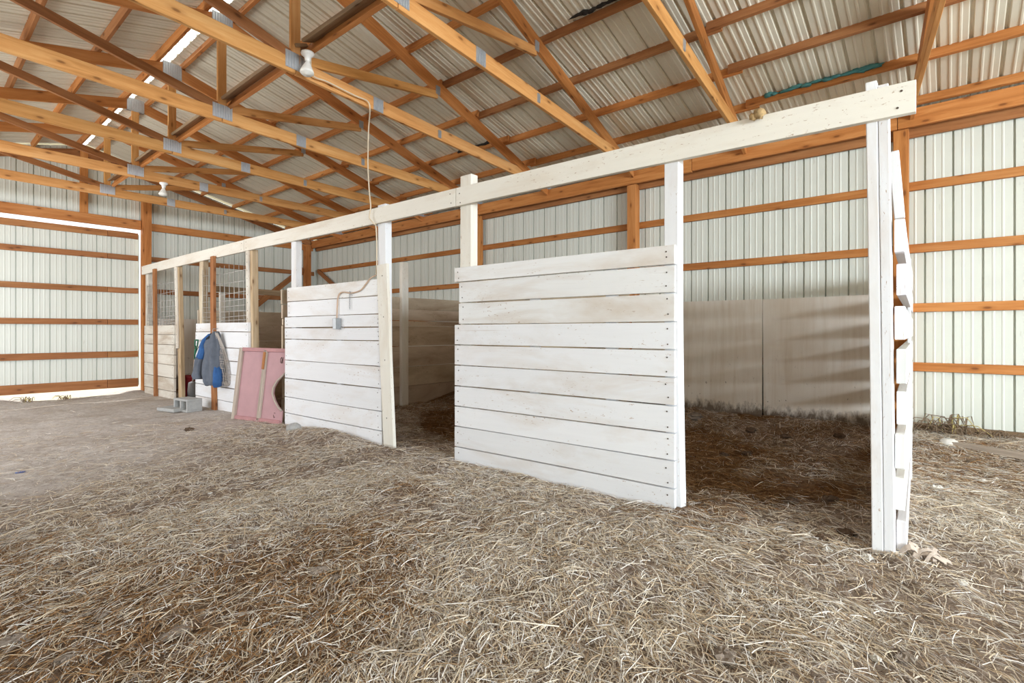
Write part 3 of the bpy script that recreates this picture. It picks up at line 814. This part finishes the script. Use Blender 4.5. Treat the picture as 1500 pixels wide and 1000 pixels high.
# ------------------------------------------------------------------ lamps and wiring
def lamp(p, label, rot=0.0):
    root = empty('lamp_holder', p, label, 'lamp', 'bare bulb lamps')
    m = MB(); m.lathe([(.055, .0), (.058, -.012), (.05, -.026), (.03, -.04), (.024, -.075), (.022, -.08)], p, UP, 20); child(m, 'socket_base', M['porcelain'], root, smooth=True)
    m = MB(); q = Vector(p) + Vector((0, 0, -.075)); ax = Vector((-.12 + rot, -.1, -1))
    m.lathe([(.018, 0), (.022, .02), (.045, .07), (.058, .1), (.06, .112), (.05, .122), (.0, .128)], q, ax, 20); child(m, 'bulb', M['bulb'], root, smooth=True)
    return root
L1 = Vector((2.335, 4.33, 3.66)); L2 = Vector((2.66, 9.31, 3.50))
lamp(L1, 'nearer white porcelain lamp with a floodlight bulb under the brace')
lamp(L2, 'far white porcelain lamp under the truss near the end wall')
def cord(name, pts, r, mat, label, cat='cord'):
    P = [Vector(p) for p in pts]; out = []
    for i in range(len(P) - 1):
        p0, p1, p2, p3 = P[max(i - 1, 0)], P[i], P[i + 1], P[min(i + 2, len(P) - 1)]
        for k in range(6):
            t = k / 6
            out.append(0.5 * ((2 * p1) + (p2 - p0) * t + (2 * p0 - 5 * p1 + 4 * p2 - p3) * t * t + (3 * p1 - p0 - 3 * p2 + p3) * t ** 3))
    out.append(P[-1])
    m = MB(); m.tube(out, r, 6)
    return tag(m.build(name, M[mat], smooth=True), label, cat)
cord('power_cord', [L1 + Vector((.04, .02, -.02)), ony(458, 110, 4.43), ony(480, 120, 4.46), ony(520, 140, 4.5), ony(538, 148, 4.52), ony(542, 160, 4.53),
                    onf(540, 190, -.02), onf(539, 240, -.03), onf(541, 280, -.03), onf(543, 303, -.03), onf(541, 318, -.03), onf(547, 327, -.02), onf(551, 335, .03), onf(552, 380, .03), onf(551, 402, .0)],
     .007, 'cord', 'cream cord hanging from the lamp truss down to the stall header')
cord('outlet_cable', [onf(551, 403, .0), onf(543, 407, -.012), onf(536, 416, -.012), onf(528, 425, -.012), onf(515, 429, -.015), onf(501, 428, -.012), onf(495.5, 434, -.012), onf(494, 450, -.012), onf(493.5, 466, -.02)],
     .008, 'tancord', 'tan cord looping over the white planks to the outlet box')
p = onf(493.5, 474, -.03)
root = empty('outlet_box', p, 'grey metal outlet box on the white plank panel', 'outlet box')
m = MB(); m.box(p, .06, .085, .125, math.atan2(1, KF) - PI / 2 + 0); child(m, 'box', M['steel'], root, bevel=.004)
m = MB(); m.board(p + Vector((-.032, -.005, -.06)), p + Vector((-.032, -.005, .06)), .06, .004, (0, 1, 0)); child(m, 'cover_plate', M['plate'], root, bevel=.001)
m = MB()
q0 = onf(512.5, 428, -.012)
for i in range(9):
    c = q0 + Vector((0, 0, -.022 * i)); th = (i % 2) * PI / 2
    pts = [c + Vector((math.sin(th) * .006 * math.cos(a), math.cos(th) * .006 * math.cos(a), .014 * math.sin(a))) for a in [2 * PI * k / 8 for k in range(9)]]
    m.tube(pts, .0022, 5)
m.tube([q0 + Vector((0, 0, -.02)), q0 + Vector((-.01, -.03, .0)), q0 + Vector((0, -.05, -.04))], .003, 5)
tag(m.build('chain', M['steel'], smooth=True), 'short snap chain dangling from a nail on the white planks', 'chain')
# mud nest on the header
m = MB(); p = onf(1112, 166, -.025); m.blob(p, .03, .032, .03, 3, .35); m.blob(p + Vector((.0, .03, -.012)), .022, .026, .02, 5, .4)
tag(m.build('mud_nest', M['nest'], smooth=True), 'small tan mud nest stuck on the near header board', 'nest')

# ------------------------------------------------------------------ things along the aisle
# faded pink panel with a curved notch, leaning in the opening
BL = Vector((2.98, 7.45, gzf(2.98, 7.45))); BR = Vector((3.185, 6.59, gzf(3.185, 6.59)))
ux = (BR - BL); Wp = ux.length; ux.normalize()
uy = Vector((.13, .0, 1)); uy = (uy - ux * uy.dot(ux)).normalized()
root = empty('pink_panel', BL, 'faded pink wooden panel with a rounded notch leaning in the opening', 'panel')
Hp = .98
notch = [(Wp - .012 - .0, .66), (Wp - .06, .62), (Wp - .14, .56), (Wp - .20, .47), (Wp - .205, .39), (Wp - .15, .30), (Wp - .07, .22), (Wp - .0, .18)]
poly = [(0, .0), (Wp, .0)] + [(x, y) for x, y in notch[::-1]] + [(Wp, .70), (Wp, Hp), (0, Hp)]
m = MB(); m.prism(poly, BL, ux, uy, -.018); child(m, 'board', M['pink'], root)
nz = ux.cross(uy)                                                     # faces the aisle or away; rails sit proud on the aisle side
if nz.dot(Vector((-1, 0, 0))) < 0: nz = -nz
def prail(x0, y0, x1, y1, w, mat, name, t=.03):
    m = MB(); m.board(BL + ux * x0 + uy * y0 + nz * .012, BL + ux * x1 + uy * y1 + nz * .012, w, t, uy if abs(x1 - x0) > abs(y1 - y0) else ux, 3, 0, W1)
    child(m, name, M[mat], root, bevel=.003)
prail(-.03, 0, -.03, Hp, .06, 'grey', 'stile', .04)
prail(Wp * .53, .02, Wp * .53, Hp - .02, .055, 'grey', 'stile')
prail(0, Hp - .02, Wp, Hp - .02, .05, 'pinkdark', 'rail')
prail(0, .03, Wp, .03, .05, 'pinkdark', 'rail')
m = MB()
pts = [BL + ux * x + uy * y + nz * .012 for x, y in notch]
m.tube(pts, .013, 6); child(m, 'notch_edging', M['grey'], root, smooth=True)
m = MB(); m.board(BL + ux * (Wp * .53) + uy * .70 + nz * .035, BL + ux * (Wp * .53) + uy * .93 + nz * .035, .035, .02, ux, 2); child(m, 'latch_block', M['brown'], root, bevel=.003)
# marks on the pink panel: two small dark scratched signs
def stroke(pts):
    m.tube([BL + ux * (Wp - .13 + a * .05) + uy * (b) + nz * .004 for a, b in pts], .003, 4)
m = MB()
stroke([(0, .85), (.1, .80), (.5, .79), (.6, .84), (.3, .87), (0, .85)]); stroke([(.9, .87), (.85, .79)])
stroke([(-.4, .115 + .0), (-.1, .08), (.2, .09)]); stroke([(-.3, .14), (.2, .14)])
child(m, 'scratched_mark', M['nail'], root)

# hollow concrete block
c = ground(284, 602); c.z = gzf(c.x, c.y)
root = empty('cinder_block', c, 'grey hollow concrete block lying on its side on the aisle floor', 'concrete block')
vr = Vector((VX, -VF, 0)); vf = Vector((VF, VX, 0))
ang = math.radians(27)
wv = Vector((c.x, c.y, 0)).normalized(); wr = Vector((wv.y, -wv.x, 0)); d1 = (wr * math.cos(ang) + wv * math.sin(ang)); d2 = Vector((-d1.y, d1.x, 0))   # d1: through the cores, d2: block length
m = MB()
cz = c + Vector((0, 0, .098)) + d2 * .17
L_, Hh, Dp = .39, .19, .22
for z in (-.08, .08): m.board(cz - d1 * Dp / 2 + Vector((0, 0, z)), cz + d1 * Dp / 2 + Vector((0, 0, z)), .032, L_, UP)
for y in (-.18, 0, .18): m.board(cz - d1 * Dp / 2 + d2 * y, cz + d1 * Dp / 2 + d2 * y, .13, .032, UP)
child(m, 'shell', M['concrete'], root, bevel=.004)
m = MB(); m.board(cz + d1 * .0 - d2 * .02, cz + d1 * .02 - d2 * .02, .14, .34, UP); child(m, 'core_wall', M['concrete'], root)
c = ground(260, 600)
m = MB(); m.board(c + Vector((-.18, -.05, .022)), c + Vector((.22, .05, .03)), .05, .42, UP, 1); tag(m.build('paver_slab', M['concrete'], bevel=.005), 'flat grey concrete slab beside the hollow block', 'slab')

# red bucket inside the far stall
c = Vector((3.75, 10.1, 0)); c = ground(279, 583); c.z = gzf(c.x, c.y)
root = empty('bucket', c, 'dark red plastic bucket in the doorway of the far stall', 'bucket')
m = MB(); m.lathe([(.125, 0), (.16, .37), (.166, .375), (.166, .40), (.155, .40), (.153, .37), (.12, .02), (0.0, .02)], c, UP, 24); child(m, 'pail', M['red'], root, smooth=True)
m = MB(); m.tube([c + Vector((.15 * math.cos(a), .15 * math.sin(a) * .6 - .1 * math.sin(a), .30 - .10 * math.sin(a))) for a in [PI * k / 10 for k in range(11)]], .004, 6); child(m, 'handle', M['wire'], root, smooth=True)

# shovel with a green grip standing against the panel
b0 = ground(281, 584) + Vector((0, 0, .02)); top = onf(288, 498, -.06)
root = empty('shovel', b0, 'scoop shovel with a green grip leaning beside the jacket', 'shovel')
v = (top - b0)
m = MB(); m.tube([b0 + v * .25, b0 + v * .5, b0 + v * .72], .016, 8); child(m, 'shaft', M['grey'], root, smooth=True)
m = MB(); m.tube([b0 + v * .70, b0 + v * .86], .02, 8)
m.tube([b0 + v * .86, b0 + v * .92 + DF * .05, b0 + v * 1.0 + DF * .055], .011, 6); m.tube([b0 + v * .86, b0 + v * .92 - DF * .05, b0 + v * 1.0 - DF * .055], .011, 6)
m.tube([b0 + v * 1.0 + DF * .06, b0 + v * 1.0 - DF * .06], .013, 6); child(m, 'grip', M['green'], root, smooth=True)
m = MB(); N_ = 8; sd = vr; bs = len(m.v)
for i in range(N_ + 1):
    q = i / N_; wdt = .085 * (1 - .15 * q) if q < .85 else .075 * (1 - (q - .85) * 2.5)
    for k in range(7):
        a = -1 + 2 * k / 6
        m.v.append(b0 + v * (.30 * q) + sd * (wdt * a) - vf * (.05 - .045 * a * a + .01 * q))
for i in range(N_):
    for k in range(6):
        aa = bs + i * 7 + k; m.face((aa, aa + 1, aa + 8, aa + 7))
bl = child(m, 'blade', M['steel'], root, smooth=True); sm = bl.modifiers.new('thick', 'SOLIDIFY'); sm.thickness = .004
m = MB(); m.tube([b0 - vr * .085, b0 + v * .28 - vr * .075, b0 + v * .31, b0 + v * .28 + vr * .075, b0 + vr * .085], .007, 6); child(m, 'blade_rim', M['plate'], root, smooth=True)

# jacket hanging on the stud
hook = onf(316, 486, -.09)
root = empty('jacket', hook, 'worn grey and blue work jacket hanging on the brown stud', 'jacket')
jr = Vector((.42, -.907, 0)).normalized(); jn = Vector((-jr.y * -1, 0, 0))
jn = Vector((-.907, -.42, 0))                                        # outward
def cloth(rows, seed, n=40, fold=.017):
    """rows: (drop below the hook, sideways centre, half width, half depth, outward centre)"""
    m = MB(); r = random.Random(seed); base = len(m.v)
    ph = [r.uniform(0, 6.28) for _ in range(5)]
    K = 4; rr = []
    for i in range(len(rows) - 1):
        for k in range(K):
            t = k / K; rr.append(tuple(a + (b - a) * (t * t * (3 - 2 * t)) for a, b in zip(rows[i], rows[i + 1])))
    rr.append(rows[-1])
    for i, (dz, cx, hw, hd, oc) in enumerate(rr):
        for k in range(n):
            a = 2 * PI * k / n
            f = 1 + fold / max(hd, .03) * (math.sin(5 * a + ph[0] + dz * 3) + .7 * math.sin(9 * a + ph[1] - dz * 5) + .5 * math.sin(3 * a + 14 * dz + ph[2]))
            f += .35 * fold / max(hd, .03) * math.sin(13 * a + 22 * dz + ph[4]) + .5 * fold / max(hd, .03) * math.sin(2 * a - 17 * dz + ph[1])
            m.v.append(hook + jr * (cx + hw * math.cos(a) * (1 + .25 * (f - 1))) + jn * (oc + hd * math.sin(a) * f) - Vector((0, 0, dz + .012 * math.sin(2 * a + ph[3]))))
    for i in range(len(rr) - 1):
        for k in range(n):
            k2 = (k + 1) % n
            m.face((base + i * n + k, base + i * n + k2, base + (i + 1) * n + k2, base + (i + 1) * n + k))
    m.face([base + k for k in range(n)][::-1]); m.face([base + (len(rr) - 1) * n + k for k in range(n)])
    return m
child(cloth([(.0, .0, .02, .02, .0), (.06, -.01, .07, .05, .02), (.2, .0, .12, .08, .04), (.42, .02, .155, .10, .05), (.62, .01, .165, .11, .06), (.74, .02, .15, .10, .06), (.80, .02, .12, .08, .06)], 1), 'body', M['denim'], root, smooth=True)
child(cloth([(.04, -.05, .03, .035, .03), (.12, -.11, .05, .05, .05), (.24, -.17, .055, .05, .06), (.40, -.22, .055, .05, .06)], 2, 18), 'sleeve', M['blue'], root, smooth=True)
child(cloth([(.38, -.215, .05, .045, .06), (.52, -.27, .06, .05, .06), (.64, -.27, .08, .06, .07), (.70, -.24, .075, .055, .07)], 3, 18), 'cuff', M['denim'], root, smooth=True)
child(cloth([(.03, -.04, .035, .04, .0), (.10, -.09, .05, .05, .03), (.16, -.12, .05, .045, .03)], 4, 16), 'collar', M['black'], root, smooth=True)
child(cloth([(.52, .13, .03, .05, .10), (.62, .145, .06, .07, .10), (.74, .14, .065, .07, .10), (.81, .12, .05, .06, .08)], 5, 18), 'lining', M['blue'], root, smooth=True)
m = cloth([(.02, .03, .02, .015, .02), (.2, .10, .05, .03, .02), (.45, .18, .08, .05, .03), (.65, .225, .085, .06, .03), (.76, .22, .075, .05, .03), (.79, .21, .05, .03, .03)], 6, 22, .004)
nb = m.build('net_bag', M['net']); w = nb.modifiers.new('strands', 'WIREFRAME'); w.thickness = .0055
tag(nb, 'beige net bag hanging beside the jacket', 'net bag')
m = MB(); q = hook + Vector((-.02, -.01, .0)); m.tube([q + Vector((.05, 0, .05)), q + Vector((-.02, 0, .045)), q + Vector((-.03, 0, .0)), q + Vector((-.005, 0, -.02)), q + Vector((.01, 0, 0))], .005, 6)
tag(m.build('coat_hook', M['steel'], smooth=True), 'small metal hook on the brown stud above the jacket', 'hook')

# loose board by the right wall
pa, pb = ground(1396, 655, .10), ground(1560, 683, .08)
m = MB(); m.board(pa + Vector((0, 0, .03)), pb + Vector((0, 0, .03)), .055, .09, UP, 3); tag(m.build('loose_board', M['grey'], bevel=.004), 'grey board lying on the straw by the right wall', 'board')
p = ground(1390, 653, .10); m = MB(); m.blob(p + Vector((-.05, 0, .03)), .06, .08, .05, 8, .2); tag(m.build('stone', M['palestone'], smooth=True), 'rounded tan stone at the end of the grey loose board', 'stone')
p = ground(429, 634); m = MB(); m.blob(p + Vector((.02, .02, .04)), .09, .10, .075, 14, .15); tag(m.build('stone', M['concrete']), 'concrete lump at the foot of the outlet box panel', 'stone')

# dead weeds at the foot of the right wall
def weed(p, h, n, mats, label, seed, spread=.5):
    r = random.Random(seed); root = empty('dead_weed', p, label, 'weed')
    for mat, cnt in mats:
        m = MB()
        for i in range(cnt):
            a = r.uniform(0, 6.28); l = h * r.uniform(.4, 1.1); b = r.uniform(.2, 1) * spread * .6
            q = p + Vector((r.uniform(-.06, .06), r.uniform(-.12, .12), 0)); dr = Vector((math.cos(a) * .5 - .25, math.sin(a), 0))
            m.tube([q, q + dr * b * .35 + Vector((0, 0, l * .7)), q + dr * b * .8 + Vector((0, 0, l * .75)), q + dr * b * 1.2 + Vector((0, 0, l * .25))], [.006, .005, .004, .002], 4)
        child(m, 'stems', M[mat], root)
    return root
pw = onx(1394, 632, 6.85); pw.z = gzf(pw.x, pw.y)
weed(pw, .26, 30, (('weed', 26), ('yellow', 7)), 'tall clump of dead weeds against the right metal wall', 5)
pw = onx(1350, 632, 6.8); pw.z = gzf(pw.x, pw.y)
weed(pw, .15, 20, (('weed', 26),), 'low tangle of dead weeds beside the near white post', 6)
for i, (px, py) in enumerate(((40, 588), (95, 583))):
    pw = ground(px, py); pw.z = gzf(pw.x, pw.y)
    weed(pw, .10, 16, (('weed', 12), ('yellow', 4)), ['small dry tuft at the foot of the sliding door, far left', 'small dry tuft at the foot of the sliding door, nearer the jamb'][i], 40 + i, .4)
for i, px in enumerate((1430, 1470)):
    pw = onx(px, 640, 6.8); pw.z = gzf(pw.x, pw.y)
    weed(pw, .10, 14, (('weed', 14),), ['low dead weeds behind the grey loose board', 'low dead weeds at the right edge behind the board'][i], 20 + i, .35)

# torn curls of bark-like litter at the foot of the near post
m = MB(); r = random.Random(4)
pb = ground(1352, 818)
for i in range(11):
    a = r.uniform(-.7, .9); l = r.uniform(.08, .18); q = pb + Vector((r.uniform(-.06, .08), r.uniform(-.08, .08), .0)); q.z = gzf(q.x, q.y) + .01
    dr = Vector((math.cos(a) * VX + math.sin(a) * VF, -math.cos(a) * VF + math.sin(a) * VX, 0)); hh = r.uniform(.015, .05)
    b0_, w_ = len(m.v), r.uniform(.007, .018)
    for k in range(7):
        t = k / 6; pos = q + dr * (l * (t - .3)) + Vector((0, 0, hh * math.sin(PI * t))); s_ = Vector((-dr.y, dr.x, .6)).normalized()
        m.v.append(pos - s_ * w_); m.v.append(pos + s_ * w_)
    for k in range(6): m.face((b0_ + 2 * k, b0_ + 2 * k + 1, b0_ + 2 * k + 3, b0_ + 2 * k + 2))
o = m.build('torn_bark', M['bark']); o.modifiers.new('thick', 'SOLIDIFY').thickness = .004
tag(o, 'curled torn brown litter at the foot of the nearest white post', 'litter')

# clods and stones, each where the photo shows one
def lump(px, py, s, mat, name, label, cat, group, seed, flat=.45):
    p = ground(px, py); z = gzf(p.x, p.y); p = ground(px, py, z); m = MB()
    s *= .62; m.blob(p + Vector((0, 0, s * flat * .5)), s * random.uniform(.9, 1.3), s * random.uniform(.8, 1.1), s * flat, seed, .38, 0, 12, 8)
    return tag(m.build(name, M[mat], smooth=False), label, cat, group)
for i, (x, y, s) in enumerate(((262, 926, .06), (245, 935, .05), (150, 905, .05), (130, 900, .04), (95, 968, .05), (20, 940, .06), (465, 840, .07), (490, 850, .06), (300, 970, .05), (375, 775, .05),
                               (437, 785, .05), (490, 678, .09), (830, 727, .05), (765, 725, .05), (800, 750, .04), (665, 960, .05), (520, 850, .05), (1000, 765, .05), (960, 880, .05), (1320, 965, .06),
                               (1180, 860, .05), (1140, 870, .04), (1420, 820, .06), (640, 745, .06), (345, 800, .05), (1060, 965, .07))):
    lump(x, y, s, 'clod', 'dirt_clod', 'dry grey brown dirt clod lying in the aisle straw', 'dirt clod', 'dirt clods in the aisle straw', 100 + i)
for i, (x, y, s) in enumerate(((1100, 632, .10), (1208, 790, .07), (1240, 782, .07), (1160, 735, .08), (1215, 735, .09), (1060, 668, .08), (1150, 640, .07), (1230, 640, .08), (1095, 665, .07))):
    lump(x, y, s, 'darkclod', 'manure_clod', 'dark manure clod on the bedding of the near stall', 'manure clod', 'manure clods in the near stall', 200 + i)
for i, (x, y, s) in enumerate(((843, 764, .030), (855, 762, .022), (897, 743, .022), (308, 723, .022), (557, 727, .015), (1373, 716, .06), (1388, 719, .045), (1440, 706, .05), (1460, 703, .04), (1212, 806, .035), (1270, 818, .05), (1283, 966, .03), (1410, 855, .035), (1360, 700, .03))):
    lump(x, y, s, 'palestone', 'pale_lump', 'small pale stony lump on the straw', 'stone', 'pale lumps on the straw', 300 + i, .5)
lump(1018, 612, .13, 'clod', 'manure_heap', 'grey brown heap in the far left corner of the near stall', 'heap', None, 401, .55)
lump(278, 631, .09, 'darkclod', 'manure_heap', 'dark heap on the bare aisle floor before the pink panel', 'heap', None, 402, .5)
lump(29, 692, .05, 'bluescrap', 'plastic_scrap', 'blue scrap lying on the aisle floor at far left', 'scrap', None, 403, .2)

# ------------------------------------------------------------------ loose straw over the floor
def make_straw(N):
    # density falls off with distance from where the bedding is thick
    n_try = int(N * 3.2)
    rad = RNG.random(n_try)
    x = RNG.uniform(-2.2, 6.84, n_try); y = np.where(RNG.random(n_try) < .58, RNG.uniform(-1.2, 4.0, n_try), np.where(RNG.random(n_try) < .75, RNG.uniform(3.5, 8.0, n_try), RNG.uniform(6, 12.3, n_try)))
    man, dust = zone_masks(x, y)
    inst = x > (3.38 + KF * (y - .25)) + .15
    keep = np.ones(n_try) * (1 - .88 * dust)
    keep *= np.where(inst & (y > .3), .42, 1.0)
    keep = np.maximum(keep, np.exp(-((x - 3.05) ** 2 / .2 + (y - 5.4) ** 2 / .7)))
    keep *= .35 + .65 * sstep(.30, .55, fbm(x * 1.7, y * 1.7, 71))
    # clear of walls and planks
    fr = 3.38 + KF * (y - .25)
    blocked = (np.abs(x - fr - .04) < .07) & (((y > 1.35) & (y < 3.5)) | ((y > 4.3) & (y < 6.6)) | (y > 7.4))
    keep = np.where(blocked, 0, keep)
    sel = RNG.random(n_try) < keep
    x, y, man, inst = x[sel][:N], y[sel][:N], man[sel][:N], inst[sel][:N]
    n = len(x)
    L = RNG.gamma(2.2, .028, n) + .022
    L = np.clip(L, .03, .30)
    wd = RNG.uniform(.0008, .0019, n) * np.where(RNG.random(n) < .08, 1.7, 1)
    flow = .9 + 2.2 * (fbm(x * .9, y * .9, 55) - .5)
    th = np.where(RNG.random(n) < .55, flow + RNG.normal(0, .55, n), RNG.uniform(0, PI, n))
    bend = RNG.normal(0, .35, n)
    tilt = np.abs(RNG.normal(0, .06, n)) + .012
    lift = RNG.uniform(.002, .022, n)
    segs = 3
    V = np.zeros((n, segs + 1, 2, 3), 'f')
    cx, cy = x.copy(), y.copy(); ang = th - bend / 2
    cx = cx - np.cos(th) * L / 2; cy = cy - np.sin(th) * L / 2
    roll = RNG.uniform(-.9, .9, n)
    sgn = np.where(RNG.random(n) < .5, 1, -1)
    for k in range(segs + 1):
        zz = gz(cx, cy) + lift + sgn * tilt * L * (k / segs - .5) + np.sin(PI * k / segs) * L * .04
        w = wd * (1 - .35 * k / segs)
        sx, sy, sz = -np.sin(ang) * np.cos(roll), np.cos(ang) * np.cos(roll), np.sin(roll)
        V[:, k, 0] = np.stack([cx - sx * w, cy - sy * w, zz - sz * w], -1)
        V[:, k, 1] = np.stack([cx + sx * w, cy + sy * w, zz + sz * w], -1)
        cx = cx + np.cos(ang) * L / segs; cy = cy + np.sin(ang) * L / segs; ang = ang + bend / segs
    V = V.reshape(-1, 3)
    b = (np.arange(n) * (segs + 1) * 2)[:, None]
    q = np.concatenate([np.stack([b[:, 0] + 2 * k, b[:, 0] + 2 * k + 1, b[:, 0] + 2 * k + 3, b[:, 0] + 2 * k + 2], -1)[:, None, :] for k in range(segs)], 1).reshape(-1, 4)
    pal = np.array([(.80, .71, .58), (.70, .58, .42), (.60, .46, .31), (.86, .82, .76), (.42, .29, .18), (.70, .66, .62)])
    c = pal[RNG.choice(6, n, p=[.26, .17, .12, .22, .08, .15])]
    brown = np.array([(.27, .135, .050), (.38, .21, .09), (.16, .078, .030), (.46, .31, .18)])[RNG.choice(4, n, p=[.4, .25, .25, .10])]
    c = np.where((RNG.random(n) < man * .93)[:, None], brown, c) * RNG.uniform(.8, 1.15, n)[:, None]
    me = bpy.data.meshes.new('straw_litter')
    me.vertices.add(len(V)); me.vertices.foreach_set('co', V.ravel())
    me.loops.add(q.size); me.loops.foreach_set('vertex_index', q.ravel().astype('i'))
    me.polygons.add(len(q)); me.polygons.foreach_set('loop_start', (np.arange(len(q)) * 4).astype('i'))
    me.update(calc_edges=True)
    at = me.attributes.new('tint', 'FLOAT_COLOR', 'POINT')
    cc = np.repeat(np.hstack([np.clip(c, 0, 1), np.ones((n, 1))]), (segs + 1) * 2, axis=0)
    at.data.foreach_set('color', cc.ravel().astype('f'))
    me.materials.append(M['straw'])
    o = bpy.data.objects.new('straw_litter', me); COL.objects.link(o)
    o['kind'] = 'stuff'; o['label'] = 'loose dry straw scattered over the barn floor'; o['category'] = 'straw'
    return o
make_straw(250000)
